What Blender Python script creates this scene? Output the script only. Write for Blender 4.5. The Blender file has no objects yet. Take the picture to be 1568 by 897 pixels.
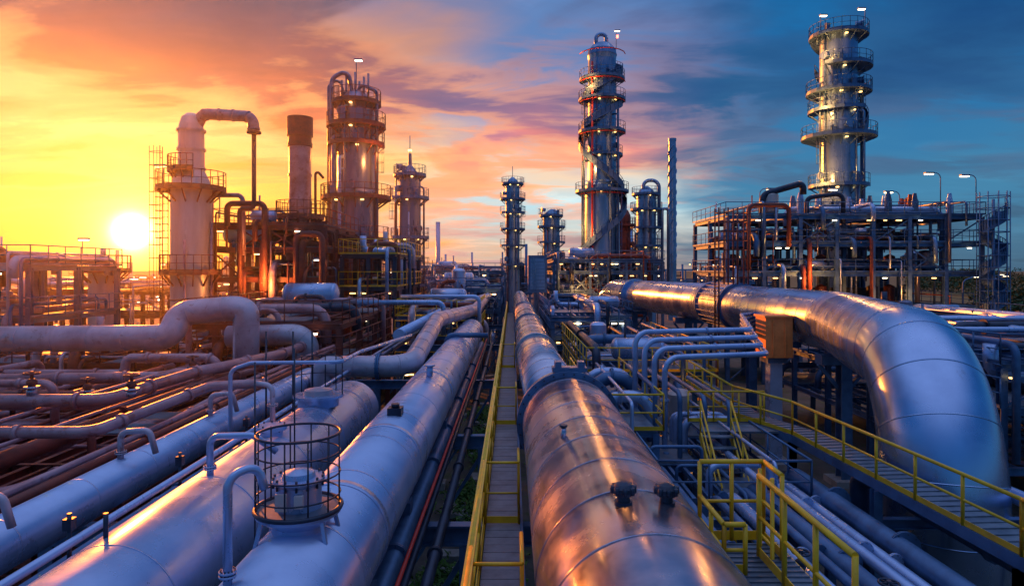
import bpy, math, random
from mathutils import Vector, Matrix
random.seed(7)
R=random.Random(11)
scene=bpy.context.scene
# ------------------------------------------------------------------ materials
def newmat(name):
    m=bpy.data.materials.new(name); m.use_nodes=True
    nt=m.node_tree; b=nt.nodes['Principled BSDF']
    return m,nt,b
def surf(name,base,alt,metallic=0.0,rough=0.5,rvar=0.15,scale=1.2,patch=0.0,patchcol=None,bump=0.0,spec=0.5,streak=False,cut=0.56):
    m,nt,b=newmat(name); L=nt.links
    tc=nt.nodes.new('ShaderNodeTexCoord')
    mp=nt.nodes.new('ShaderNodeMapping'); L.new(tc.outputs['Object'],mp.inputs[0])
    if streak: mp.inputs['Scale'].default_value=(1.6,1.6,0.25)
    n1=nt.nodes.new('ShaderNodeTexNoise'); n1.inputs['Scale'].default_value=scale; n1.inputs['Detail'].default_value=7; n1.inputs['Roughness'].default_value=.62
    L.new(mp.outputs[0],n1.inputs['Vector'])
    r1=nt.nodes.new('ShaderNodeValToRGB'); L.new(n1.outputs['Fac'],r1.inputs[0])
    r1.color_ramp.elements[0].position=.36; r1.color_ramp.elements[0].color=(*alt,1)
    r1.color_ramp.elements[1].position=.62; r1.color_ramp.elements[1].color=(*base,1)
    col=r1.outputs[0]
    n2=nt.nodes.new('ShaderNodeTexNoise'); n2.inputs['Scale'].default_value=scale*3.1; n2.inputs['Detail'].default_value=9; n2.inputs['Roughness'].default_value=.7
    L.new(mp.outputs[0],n2.inputs['Vector'])
    if patch>0:
        r2=nt.nodes.new('ShaderNodeValToRGB'); L.new(n2.outputs['Fac'],r2.inputs[0])
        r2.color_ramp.elements[0].position=cut; r2.color_ramp.elements[0].color=(0,0,0,1)
        r2.color_ramp.elements[1].position=cut+.08; r2.color_ramp.elements[1].color=(patch,)*3+(1,)
        mx=nt.nodes.new('ShaderNodeMixRGB'); L.new(r2.outputs[0],mx.inputs[0]); L.new(col,mx.inputs[1]); mx.inputs[2].default_value=(*patchcol,1)
        col=mx.outputs[0]
    L.new(col,b.inputs['Base Color'])
    mr=nt.nodes.new('ShaderNodeMapRange'); L.new(n1.outputs['Fac'],mr.inputs[0])
    mr.inputs[1].default_value=.38; mr.inputs[2].default_value=.62
    mr.inputs[3].default_value=max(.05,rough-rvar); mr.inputs[4].default_value=min(1,rough+rvar)
    L.new(mr.outputs[0],b.inputs['Roughness'])
    b.inputs['Metallic'].default_value=metallic
    b.inputs['Specular IOR Level'].default_value=spec
    if bump>0:
        bp=nt.nodes.new('ShaderNodeBump'); bp.inputs['Strength'].default_value=bump; bp.inputs['Distance'].default_value=.03
        L.new(n2.outputs['Fac'],bp.inputs['Height']); L.new(bp.outputs[0],b.inputs['Normal'])
    return m
def emis(name,col,s):
    m,nt,b=newmat(name)
    b.inputs['Emission Color'].default_value=(*col,1); b.inputs['Emission Strength'].default_value=s
    b.inputs['Base Color'].default_value=(.8,.8,.8,1)
    return m
MAT={
 'clad': surf('aluminium_cladding',(.58,.57,.68),(.32,.31,.42),.92,.24,.09,.75,.5,(.17,.14,.16),.03,cut=.60),
 'duct': surf('duct_cladding',(.42,.55,.80),(.31,.42,.64),.9,.26,.05,.5,.3,(.2,.18,.2),.03,cut=.62),
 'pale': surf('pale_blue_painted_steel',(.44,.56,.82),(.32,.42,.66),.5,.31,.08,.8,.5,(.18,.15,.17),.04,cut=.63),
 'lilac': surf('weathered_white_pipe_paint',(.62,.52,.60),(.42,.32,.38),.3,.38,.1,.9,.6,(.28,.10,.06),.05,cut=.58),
 'rose': surf('reddish_pipe_surface',(.56,.32,.35),(.36,.14,.15),.3,.38,.1,.8,.7,(.32,.07,.04),.05,cut=.54),  # reddish base colour with redder random patches
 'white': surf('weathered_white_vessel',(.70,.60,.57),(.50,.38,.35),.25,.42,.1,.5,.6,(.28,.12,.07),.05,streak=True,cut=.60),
 'tower': surf('tower_shell_steel',(.24,.39,.62),(.12,.22,.38),.6,.30,.1,.5,.6,(.22,.09,.06),.05,streak=True,cut=.60),
 'tdark': surf('dark_tower_shell',(.24,.24,.34),(.11,.11,.17),.65,.33,.1,.5,.5,(.24,.10,.05),.05,streak=True,cut=.60),
 'steel': surf('blue_grey_structural_steel',(.10,.20,.37),(.055,.11,.22),.35,.45,.1,1.5,.5,(.15,.05,.03),0,cut=.62),
 'rust': surf('oxide_red_structural_steel',(.30,.065,.04),(.14,.035,.03),.2,.55,.1,1.5,.6,(.05,.03,.035),0,cut=.58),
 'dark': surf('dark_steel',(.045,.06,.10),(.024,.03,.05),.5,.42,.1,2,.3,(.12,.06,.04),0,cut=.6),
 'yellow': surf('yellow_safety_paint',(.95,.54,.012),(.75,.38,.01),.0,.38,.1,3,.55,(.26,.11,.03),.04,cut=.64),
 'red': surf('red_paint',(.70,.05,.03),(.5,.03,.02),.0,.5,.1,2),
 'orange': surf('orange_painted_plate',(.95,.36,.10),(.75,.26,.07),.1,.5,.1,1.5,.35,(.3,.12,.06),0,cut=.6),
 'grate': surf('galvanised_grating',(.20,.24,.30),(.12,.14,.18),.5,.55,.1,3),
 'plank': surf('weathered_walk_planks',(.30,.25,.27),(.17,.14,.16),.1,.6,.1,3),
 'conc': surf('concrete',(.36,.35,.34),(.20,.195,.19),0,.85,.08,1.0,.5,(.09,.085,.08),.3),
 'lamp': emis('lit_lamp_glass',(1,.80,.50),6.0),
 'lampw': emis('lit_warm_lamp_glass',(1,.50,.14),5.0),
 'rlamp': emis('red_beacon_glass',(1,.1,.05),9.0),
}
# ------------------------------------------------------------------ mesh builder
class M:
    def __init__(s,name): s.n=name; s.v=[]; s.f=[]; s.mi=[]; s.sm=[]; s.mats=[]
    def add(s,vs,fs,mat,smooth=False):
        if mat not in s.mats: s.mats.append(mat)
        k=s.mats.index(mat); o=len(s.v)
        s.v.extend([tuple(p) for p in vs])
        for i,f in enumerate(fs):
            s.f.append(tuple(o+j for j in f)); s.mi.append(k)
            s.sm.append(smooth if isinstance(smooth,bool) else smooth[i])
    def box(s,c,d,mat,rz=0):
        x,y,z=d[0]/2,d[1]/2,d[2]/2; ca,sa=math.cos(rz),math.sin(rz)
        vs=[]
        for sx,sy,sz in ((-1,-1,-1),(1,-1,-1),(1,1,-1),(-1,1,-1),(-1,-1,1),(1,-1,1),(1,1,1),(-1,1,1)):
            a,b=sx*x,sy*y; vs.append((c[0]+a*ca-b*sa,c[1]+a*sa+b*ca,c[2]+sz*z))
        s.add(vs,[(0,3,2,1),(4,5,6,7),(0,1,5,4),(1,2,6,5),(2,3,7,6),(3,0,4,7)],mat)
    def beam(s,p0,p1,w,h,mat):
        p0=Vector(p0);p1=Vector(p1);t=(p1-p0)
        if t.length<1e-4:return
        t.normalize(); up=Vector((0,0,1)) if abs(t.z)<.95 else Vector((0,1,0))
        a=t.cross(up).normalized(); b=a.cross(t).normalized()
        vs=[]
        for p in (p0,p1):
            for sa,sb in((-1,-1),(1,-1),(1,1),(-1,1)): vs.append(p+a*(sa*w/2)+b*(sb*h/2))
        s.add(vs,[(3,2,1,0),(4,5,6,7),(0,1,5,4),(1,2,6,5),(2,3,7,6),(3,0,4,7)],mat)
    def ibeam(s,p0,p1,w,h,mat):
        p0=Vector(p0);p1=Vector(p1);t=(p1-p0).normalized()
        up=Vector((0,0,1)) if abs(t.z)<.95 else Vector((0,1,0))
        a=t.cross(up).normalized(); b=a.cross(t).normalized(); f=h*.1
        s.beam(p0+b*(h/2-f/2),p1+b*(h/2-f/2),w,f,mat)
        s.beam(p0-b*(h/2-f/2),p1-b*(h/2-f/2),w,f,mat)
        s.beam(p0,p1,w*.14,h-2*f-.002,mat)
    def tube(s,pts,r,mat,seg=8,fil=0,cap=True,closed=False,nf=7):
        pts=[Vector(p) for p in pts]
        if fil>0: pts=fillet(pts,fil,nf)
        n=len(pts); rs=r if isinstance(r,(list,tuple)) else [r]*n
        ts=[]
        for i in range(n):
            if closed: t=pts[(i+1)%n]-pts[i-1]
            else: t=pts[min(i+1,n-1)]-pts[max(i-1,0)]
            ts.append(t.normalized() if t.length>0 else Vector((0,0,1)))
        up=Vector((0,0,1)) if abs(ts[0].z)<.9 else Vector((1,0,0))
        a=ts[0].cross(up).normalized(); vs=[]
        for i in range(n):
            t=ts[i]; a=(a-t*a.dot(t)).normalized(); b=t.cross(a)
            for k in range(seg):
                an=2*math.pi*k/seg; vs.append(pts[i]+(a*math.cos(an)+b*math.sin(an))*rs[i])
        fs=[];sm=[]
        for i in range(n if closed else n-1):
            j=(i+1)%n
            for k in range(seg):
                k2=(k+1)%seg; fs.append((i*seg+k,i*seg+k2,j*seg+k2,j*seg+k)); sm.append(True)
        if cap and not closed:
            fs.append(tuple(range(seg-1,-1,-1))); sm.append(False)
            fs.append(tuple((n-1)*seg+k for k in range(seg))); sm.append(False)
        s.add(vs,fs,mat,sm); return pts
    def cyl(s,p0,p1,r,mat,seg=16): s.tube([p0,p1],r,mat,seg)
    def rev(s,x,y,prof,mat,seg=28,capt=True):
        for (z0,r0),(z1,r1) in zip(prof[:-1],prof[1:]):
            vs=[]
            for z,r in((z0,r0),(z1,r1)):
                for k in range(seg):
                    an=2*math.pi*k/seg; vs.append((x+r*math.cos(an),y+r*math.sin(an),z))
            s.add(vs,[(k,(k+1)%seg,seg+(k+1)%seg,seg+k) for k in range(seg)],mat,True)
        if capt and prof[-1][1]>0.001:
            z,r=prof[-1]; s.add([(x+r*math.cos(2*math.pi*k/seg),y+r*math.sin(2*math.pi*k/seg),z) for k in range(seg)],[tuple(range(seg))],mat)
    def dome(s,c,ax,r,h,mat,seg=28):
        ax=Vector(ax).normalized(); c=Vector(c); pts=[];rs=[]
        for i in range(9):
            a=i/8*math.pi/2*.985; pts.append(c+ax*(h*math.sin(a))); rs.append(r*math.cos(a))
        s.tube(pts,rs,mat,seg)
    def bands(s,pts,r,every,mat,w=.05,k=1.02,seg=28,start=.5):
        acc=0; nxt=start
        for a,b in zip(pts[:-1],pts[1:]):
            L=(b-a).length
            while L>0 and nxt<=acc+L:
                p=a.lerp(b,(nxt-acc)/L); t=(b-a).normalized()
                s.tube([p-t*w/2,p+t*w/2],r*k,mat,seg); nxt+=every
            acc+=L
    def flange(s,p,t,r,mat,w=.08,k=1.35,seg=18):
        p=Vector(p);t=Vector(t).normalized()
        s.tube([p-t*w,p-t*.008],r*k,mat,seg); s.tube([p+t*.008,p+t*w],r*k,mat,seg)
        up=Vector((0,0,1)) if abs(t.z)<.9 else Vector((1,0,0))
        a=t.cross(up).normalized(); b=t.cross(a); nb=max(8,int(seg*.7))
        for i in range(nb):
            an=2*math.pi*i/nb; q=p+(a*math.cos(an)+b*math.sin(an))*r*(k*.5+.5)
            s.tube([q-t*(w*1.5),q+t*(w*1.5)],max(.008,r*.04),'dark',5)
    def rail(s,pts,mat,h=1.1,r=.022,sp=1.3,closed=False,toe=True,seg=6,mid=(.5,)):
        pts=[Vector(p) for p in pts]
        if closed: pts=pts+[pts[0]]
        for a,b in zip(pts[:-1],pts[1:]):
            s.tube([a+Vector((0,0,h)),b+Vector((0,0,h))],r*1.15,mat,seg)
            for q in mid: s.tube([a+Vector((0,0,h*q)),b+Vector((0,0,h*q))],r*.8,mat,seg)
            if toe: s.beam(a+Vector((0,0,.07)),b+Vector((0,0,.07)),.012,.12,mat)
            n=max(1,round((b-a).length/sp))
            for i in range(n+1):
                p=a.lerp(b,i/n); s.tube([p,p+Vector((0,0,h))],r,mat,seg)
    def ringplat(s,x,y,z,ri,ro,a0,a1,mat='steel',rm='steel',h=1.1,rr=.026,lights=0):
        n=max(4,int((a1-a0)/15)); P=lambda r,a,zz:(x+r*math.cos(math.radians(a)),y+r*math.sin(math.radians(a)),zz)
        vs=[];fs=[]
        for i in range(n+1):
            a=a0+(a1-a0)*i/n
            vs+= [P(ri,a,z),P(ro,a,z),P(ro,a,z-.24),P(ri,a,z-.1)]
        for i in range(n):
            o=i*4;q=o+4
            fs+=[(o,o+1,q+1,q),(o+1,o+2,q+2,q+1),(o+2,o+3,q+3,q+2)]
        fs+=[(0,3,2,1),(n*4,n*4+1,n*4+2,n*4+3)]
        s.add(vs,fs,mat)
        s.rail([P(ro-.04,a0+(a1-a0)*i/n,z) for i in range(n+1)],rm,h,rr,1.2)
        for i in range(0,n+1,2):
            a=a0+(a1-a0)*i/n; s.beam(P(ri-.02,a,z-1.0),P(ro-.1,a,z-.2),.08,.1,mat)
        for i in range(lights):
            a=205+130*(i+.5)/lights+(z*37)%40-20; s.box(P(ri+.25,a,z-.35),(.24,.24,.1),'lampw')
    def ladder(s,x,y,z0,z1,ang,mat='steel',cage=True,w=.5,r=.03):
        ca,sa=math.cos(math.radians(ang)),math.sin(math.radians(ang))
        for sg in(-1,1): s.tube([(x-sa*w/2*sg,y+ca*w/2*sg,z0),(x-sa*w/2*sg,y+ca*w/2*sg,z1)],r,mat,5)
        z=z0
        while z<z1:
            s.beam((x-sa*w/2,y+ca*w/2,z),(x+sa*w/2,y-ca*w/2,z),.03,.03,mat); z+=.45
        if cage:
            z=z0+2.2
            while z<z1:
                pp=[]
                for i in range(7):
                    a=math.pi*i/6-math.pi/2; dx=.75*math.cos(a); dy=w*.7*math.sin(a)
                    pp.append((x+dx*ca-dy*sa,y+dx*sa+dy*ca,z))
                s.tube(pp,.02,mat,4); z+=.9
            for i in(1,3,5):
                a=math.pi*i/6-math.pi/2; dx=.75*math.cos(a); dy=w*.7*math.sin(a)
                q=(x+dx*ca-dy*sa,y+dx*sa+dy*ca); s.tube([(*q,z0+2.2),(*q,z1)],.02,mat,4)
    def helix(s,x,y,r,z0,z1,a0,turns,mat='steel',w=.9):
        n=int(abs(turns)*28); pts=[];ins=[]
        for i in range(n+1):
            a=math.radians(a0)+2*math.pi*turns*i/n; z=z0+(z1-z0)*i/n
            p=Vector((x+(r+w)*math.cos(a),y+(r+w)*math.sin(a),z)); q=Vector((x+(r+.03)*math.cos(a),y+(r+.03)*math.sin(a),z))
            pts.append(p); ins.append(q)
        for i in range(n):
            s.add([ins[i],pts[i],pts[i+1],ins[i+1],ins[i]-Vector((0,0,.3)),pts[i]-Vector((0,0,.3)),pts[i+1]-Vector((0,0,.3)),ins[i+1]-Vector((0,0,.3))],
                  [(0,1,2,3),(4,7,6,5),(1,5,6,2),(0,3,7,4),(0,4,5,1),(3,2,6,7)],mat)
        s.rail(pts,mat,1.1,.03,.8)
        vs=[]
        for p in pts: vs+=[p+Vector((0,0,.02)),p+Vector((0,0,.75))]
        s.add(vs,[(2*i,2*i+2,2*i+3,2*i+1) for i in range(n)],mat)
    def wheel(s,c,r,mat='dark'):
        c=Vector(c)
        s.tube([c+Vector((r*math.cos(a*math.pi/8),r*math.sin(a*math.pi/8),0)) for a in range(16)],r*.14,mat,8,closed=True)
        for i in range(3):
            a=math.pi*i/3; d=Vector((math.cos(a),math.sin(a),0))*r; s.tube([c-d,c+d],r*.08,mat,6)
        s.cyl(c-Vector((0,0,r*.25)),c+Vector((0,0,r*.3)),r*.25,mat,10)
    def knob(s,p,k=1.0):
        x,y,z=p
        s.rev(x,y,[(z,.10*k),(z+.05*k,.10*k),(z+.05*k,.075*k),(z+.12*k,.07*k),(z+.12*k,.11*k),(z+.15*k,.125*k),(z+.2*k,.125*k),(z+.24*k,.09*k),(z+.26*k,.03*k)],'dark',20)
        for i in range(8):
            a=math.pi*i/4; s.tube([(x+.12*k*math.cos(a),y+.12*k*math.sin(a),z+.14*k),(x+.12*k*math.cos(a),y+.12*k*math.sin(a),z+.22*k)],.028*k,'dark',8)
    def valve(s,p,mat='dark',k=1.0):
        p=Vector(p); z=Vector((0,0,1))
        s.cyl(p,p+z*.12*k,.085*k,'clad',14); s.cyl(p+z*.12*k,p+z*.16*k,.13*k,'clad',16)
        s.tube([p+z*.16*k,p+z*.2*k,p+z*.26*k,p+z*.3*k],[.06*k,.09*k,.09*k,.05*k],mat,12); s.cyl(p+z*.3*k,p+z*.4*k,.03*k,mat,8)
        s.wheel(p+z*.4*k,.13*k,mat)
    def lamp(s,p,d=(1,0),L=1.4,h=1.8,mat='lamp'):
        p=Vector(p); e=p+Vector((d[0]*L,d[1]*L,h))
        s.tube([p,p+Vector((0,0,h)),e],.04,'steel',6,fil=.5)
        s.box(e+Vector((0,0,-.02)),(.75,.35,.14),'steel'); s.box(e+Vector((0,0,-.13)),(.66,.28,.07),mat)
    def done(s):
        xs=[p[0] for p in s.v];ys=[p[1] for p in s.v];zs=[p[2] for p in s.v]
        o=((min(xs)+max(xs))/2,(min(ys)+max(ys))/2,min(zs))
        me=bpy.data.meshes.new(s.n+'_mesh'); me.from_pydata([(p[0]-o[0],p[1]-o[1],p[2]-o[2]) for p in s.v],[],s.f)
        for k in s.mats: me.materials.append(MAT[k])
        me.polygons.foreach_set('material_index',s.mi); me.polygons.foreach_set('use_smooth',s.sm); me.update()
        ob=bpy.data.objects.new(s.n,me); ob.location=o; scene.collection.objects.link(ob); return ob
def fillet(pts,Rr,n=7):
    out=[pts[0]]
    for i in range(1,len(pts)-1):
        p=pts[i];a=pts[i-1]-p;b=pts[i+1]-p; la,lb=a.length,b.length
        if la<1e-5 or lb<1e-5: continue
        a/=la;b/=lb; al=a.angle(b)
        if al>3.1: out.append(p); continue
        d=min(Rr/math.tan(al/2),la*.49,lb*.49); r=d*math.tan(al/2)
        c=p+(a+b).normalized()*(r/math.sin(al/2)); u=p+a*d-c; v=p+b*d-c; om=u.angle(v)
        for k in range(n+1):
            t=k/n; out.append(c+(u*math.sin((1-t)*om)+v*math.sin(t*om))/math.sin(om))
    out.append(pts[-1]); return out

# ------------------------------------------------------------------ ground
def sheet(name,x0,x1,y0,y1,z,mat):
    me=bpy.data.meshes.new(name); me.from_pydata([(x0,y0,z),(x1,y0,z),(x1,y1,z),(x0,y1,z)],[],[(0,1,2,3)]); me.materials.append(mat)
    ob=bpy.data.objects.new(name,me); scene.collection.objects.link(ob)
gm=surf('packed_dirt_and_gravel',(.12,.11,.10),(.04,.04,.038),0,.9,.05,.35,.7,(.055,.09,.025),.6,cut=.52)
sheet('ground',-3000,3000,-200,6000,0,gm)
fm=surf('dark_meadow',(.06,.11,.035),(.03,.06,.025),0,.95,.03,.02,.5,(.08,.09,.04),.2)
sheet('grass_field',62,2600,64,3500,.004,fm)
m=M('concrete_pad')
for i in range(60):
    x=R.uniform(-2.4,-.5); y=5+i*1.1+R.uniform(-.4,.4); m.box((x,y,.08+R.random()*.1),(R.uniform(.4,1.3),R.uniform(.3,1.1),.2),'conc',R.uniform(-.4,.4))
m.done()
MAT['leaf']=surf('weed_leaves',(.10,.22,.03),(.05,.11,.02),0,.7,.1,4)
MAT['tleaf']=surf('tree_leaves',(.06,.11,.035),(.02,.045,.018),0,.8,.1,.3)
def weeds(name,n,fx,sz,mat='leaf'):
    m=M(name); vs=[];fs=[]
    for i in range(n):
        x,y,z=fx(); a=R.uniform(0,6.28); t=R.uniform(-.6,.6); s=sz*R.uniform(.5,1.4)
        o=len(vs); dx,dy=math.cos(a)*s,math.sin(a)*s
        vs+= [(x-dx*.25,y-dy*.25,z),(x+dy*.3,y-dx*.3,z+s*.4),(x+dx,y+dy,z+s*(.6+t)),(x-dy*.3,y+dx*.3,z+s*.5)]
        fs.append((o,o+1,o+2,o+3))
    m.add(vs,fs,mat); m.done()
cl=[(R.uniform(-2.6,-.2),R.uniform(14,46),R.uniform(.3,.9)) for _ in range(46)]
def wf():
    c=R.choice(cl); return (R.gauss(c[0],c[2]*.5),R.gauss(c[1],c[2]),R.uniform(0,.35))
weeds('weed_patch',8000,wf,.2)
cr=[]
for i in range(150):
    y=R.uniform(240,430); cr.append((y*R.uniform(.62,1.1),y,R.uniform(7,11.5)))
for i in range(60):
    y=R.uniform(130,230); cr.append((y*R.uniform(.70,1.1),y,R.uniform(2,4.5)))
def tf():
    c=R.choice(cr); u=R.random(); wd=c[2]*.5*math.sqrt(max(.05,1-abs(u-.45)*1.6)); return (R.gauss(c[0],wd*.8),R.gauss(c[1],wd*.8),c[2]*(.08+.82*u))
weeds('distant_tree_line',34000,tf,1.0,'tleaf')

# ------------------------------------------------------------------ centre pipeline
def straightpipe(m,pts,r,mat,band=None,every=1.2,fil=0,seg=40,bk=1.012,bw=.05):
    p=m.tube(pts,r,mat,seg,fil=fil,nf=14); m.bands(p,r,every,band or mat,bw,bk,seg); return p
m=M('large_insulated_pipeline')
straightpipe(m,[(1.27,-4,6.7),(1.23,14.3,6.7)],1.0,'clad',every=1.15,seg=64,bk=1.006,bw=.03)
m.tube([(1.23,14.3,6.7),(1.12,15.2,6.68)],[1.0,.79],'clad',40)
straightpipe(m,[(1.12,15.2,6.68),(.97,24,6.64),(.97,78,6.64)],.77,'clad',every=1.6)
m.tube([(.97,78,6.64),(.97,82,6.64),(.97,82,1)],.77,'clad',24,fil=1.5)
for yy,rr in((14.35,1.09),(14.7,1.02)):
    m.tube([(1.22,yy-.1,6.7),(1.21,yy+.1,6.7)],rr,'clad',40)
m.tube([(1.22,14.0,6.7),(1.22,14.12,6.7)],1.12,'steel',40)
for i in range(30):
    a=2*math.pi*i/30; m.tube([(1.22+1.065*math.cos(a),13.95,6.7+1.065*math.sin(a)),(1.22+1.065*math.cos(a),14.5,6.7+1.065*math.sin(a))],.018,'dark',6)
m.box((1.25,14.25,7.84),(.75,.35,.1),'steel'); m.box((1.0,14.25,7.93),(.14,.3,.16),'steel'); m.box((1.5,14.25,7.93),(.14,.3,.16),'steel')
for yy in(26,38,52): m.tube([(.97,yy-.15,6.64),(.97,yy+.15,6.64)],.86,'clad',32)
for yy in(2,5.5,9.5,13,20,30,44,60):
    xx=1.23 if yy<14 else .97; m.box((xx,yy,5.2),(1.3,.4,1.15),'steel')
m.knob((1.10,6.45,7.68),.88); m.knob((1.56,6.6,7.62),.88)
for x,y in((.75,9.5),(1.35,4.6)): m.cyl((x,y,7.5),(x,y,7.72),.04,'clad',12); m.cyl((x,y,7.72),(x,y,7.75),.06,'dark',12)
m.done()
m=M('pipe_support_trestle')
for yy in(5.5,9.5,13,20,30,44,60):
    m.ibeam((-9.5,yy,4.75),(3.4,yy,4.75),.25,.4,'steel')
    for xx in(-9.2,-6.2,-3.4,-.9,2.9): m.ibeam((xx,yy,0),(xx,yy,4.54),.28,.28,'steel')
    for a,b in((-9.2,-6.2),(-3.4,-.9)):
        m.beam((a,yy,.4),(b,yy,4.4),.1,.1,'steel')
    for xx in(-9.2,-6.2,-3.4,-.9,2.9): m.box((xx,yy,.15),(.7,.7,.3),'conc')
m.done()
# ------------------------------------------------------------------ left vessels / pipes
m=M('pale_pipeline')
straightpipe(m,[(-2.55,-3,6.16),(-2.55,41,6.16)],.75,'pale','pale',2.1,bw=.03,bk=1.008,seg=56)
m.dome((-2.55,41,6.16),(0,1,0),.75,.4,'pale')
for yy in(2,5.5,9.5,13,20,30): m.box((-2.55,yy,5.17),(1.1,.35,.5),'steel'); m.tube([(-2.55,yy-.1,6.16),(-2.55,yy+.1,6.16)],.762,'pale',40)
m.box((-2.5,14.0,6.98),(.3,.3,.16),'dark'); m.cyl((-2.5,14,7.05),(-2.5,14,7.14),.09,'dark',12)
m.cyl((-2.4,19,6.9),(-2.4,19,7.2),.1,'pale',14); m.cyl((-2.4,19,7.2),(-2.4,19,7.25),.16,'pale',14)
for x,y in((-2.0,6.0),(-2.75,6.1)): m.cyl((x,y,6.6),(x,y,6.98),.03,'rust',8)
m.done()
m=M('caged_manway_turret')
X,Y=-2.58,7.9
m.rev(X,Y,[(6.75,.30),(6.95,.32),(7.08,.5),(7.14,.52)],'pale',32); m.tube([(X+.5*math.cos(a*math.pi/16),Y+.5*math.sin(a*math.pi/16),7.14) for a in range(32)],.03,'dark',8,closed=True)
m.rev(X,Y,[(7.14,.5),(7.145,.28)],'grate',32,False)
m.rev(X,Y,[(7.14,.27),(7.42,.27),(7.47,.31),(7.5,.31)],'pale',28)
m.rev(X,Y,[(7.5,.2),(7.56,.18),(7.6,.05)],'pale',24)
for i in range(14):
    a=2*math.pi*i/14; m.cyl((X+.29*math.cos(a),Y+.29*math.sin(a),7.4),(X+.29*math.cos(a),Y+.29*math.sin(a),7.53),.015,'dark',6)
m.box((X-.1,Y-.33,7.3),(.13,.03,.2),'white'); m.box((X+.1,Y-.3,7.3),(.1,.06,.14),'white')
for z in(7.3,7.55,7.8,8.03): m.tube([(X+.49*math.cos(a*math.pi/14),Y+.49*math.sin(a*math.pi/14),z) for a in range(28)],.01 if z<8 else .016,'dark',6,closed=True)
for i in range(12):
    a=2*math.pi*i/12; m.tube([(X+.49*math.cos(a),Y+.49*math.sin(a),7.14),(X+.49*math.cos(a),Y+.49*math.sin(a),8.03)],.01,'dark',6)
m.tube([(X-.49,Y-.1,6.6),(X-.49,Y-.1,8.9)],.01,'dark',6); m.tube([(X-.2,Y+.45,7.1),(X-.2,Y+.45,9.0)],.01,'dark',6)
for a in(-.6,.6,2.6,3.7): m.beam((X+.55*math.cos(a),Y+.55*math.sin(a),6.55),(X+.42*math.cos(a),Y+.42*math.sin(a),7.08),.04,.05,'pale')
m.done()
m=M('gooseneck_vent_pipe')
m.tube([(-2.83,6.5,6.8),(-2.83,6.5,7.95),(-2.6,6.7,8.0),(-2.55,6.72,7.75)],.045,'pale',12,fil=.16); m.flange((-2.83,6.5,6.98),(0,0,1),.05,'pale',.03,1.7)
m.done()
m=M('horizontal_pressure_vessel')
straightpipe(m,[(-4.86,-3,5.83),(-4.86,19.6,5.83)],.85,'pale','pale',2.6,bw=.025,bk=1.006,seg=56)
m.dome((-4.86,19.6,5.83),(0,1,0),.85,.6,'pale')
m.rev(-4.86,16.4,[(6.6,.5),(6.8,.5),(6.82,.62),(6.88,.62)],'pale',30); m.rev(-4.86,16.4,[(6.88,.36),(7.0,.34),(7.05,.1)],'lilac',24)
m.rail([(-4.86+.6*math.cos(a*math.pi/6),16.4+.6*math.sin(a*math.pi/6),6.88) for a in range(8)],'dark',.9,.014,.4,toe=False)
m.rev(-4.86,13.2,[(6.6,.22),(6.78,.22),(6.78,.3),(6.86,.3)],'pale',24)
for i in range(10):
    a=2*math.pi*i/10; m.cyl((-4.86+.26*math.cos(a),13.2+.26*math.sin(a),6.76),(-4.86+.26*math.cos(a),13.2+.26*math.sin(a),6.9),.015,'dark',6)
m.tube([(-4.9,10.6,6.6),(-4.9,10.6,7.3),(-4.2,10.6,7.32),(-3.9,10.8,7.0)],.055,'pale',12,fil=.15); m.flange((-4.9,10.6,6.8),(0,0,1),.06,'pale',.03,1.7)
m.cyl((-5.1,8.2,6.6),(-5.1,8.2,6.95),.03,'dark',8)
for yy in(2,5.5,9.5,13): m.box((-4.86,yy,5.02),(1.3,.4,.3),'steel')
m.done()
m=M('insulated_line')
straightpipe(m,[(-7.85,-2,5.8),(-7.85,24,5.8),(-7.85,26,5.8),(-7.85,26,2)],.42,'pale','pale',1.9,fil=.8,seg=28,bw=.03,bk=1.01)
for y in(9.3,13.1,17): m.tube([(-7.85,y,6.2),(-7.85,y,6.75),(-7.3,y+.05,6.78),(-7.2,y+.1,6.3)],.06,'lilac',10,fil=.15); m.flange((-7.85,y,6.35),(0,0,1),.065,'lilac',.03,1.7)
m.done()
m=M('small_bore_pipe_set')
for x,z,r,mt in((-5.95,6.32,.06,'pale'),(-6.25,5.9,.09,'steel'),(-6.6,5.6,.12,'rose'),(-3.65,5.7,.05,'dark'),(-2.05,5.0,.19,'steel'),(-1.72,5.0,.07,'dark'),(-1.70,5.34,.035,'red'),(-1.35,5.03,.1,'dark'),(-8.7,6.15,.07,'rose'),(-9.2,5.7,.12,'rust')):
    m.tube([(x,-2,z),(x,44,z)],r,mt,12)
    if r>.08:
        for k in range(7): m.flange((x,7+k*4.3+R.random(),z),(0,1,0),r,mt,.04,1.4,14)
for y in(7.2,9.0,12,15): m.cyl((-6.1,y,5.6),(-6.1,y,6.65),.03,'dark',8); m.box((-6.1,y,6.5),(.12,.12,.16),'dark')
m.done()
m=M('elbow_pipe_run')
p=straightpipe(m,[(-6.3,24,6.45),(-3.75,24,6.45),(-3.9,34,7.4),(-2.6,46,7.2),(-2.6,70,7.2)],.40,'lilac','lilac',1.6,fil=1.0,seg=24,bw=.04,bk=1.03)
m.tube([(-6.3,24,6.45),(-7,24,6.45),(-7,24,3)],.40,'lilac',24,fil=.7)
m.flange((-4.9,24,6.45),(1,0,0),.4,'steel',.06,1.25,24)
p=straightpipe(m,[(-5.2,30,7.0),(-5.0,52,7.0),(-2.2,60,7.6)],.28,'pale','pale',2,fil=2,seg=18)
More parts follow.
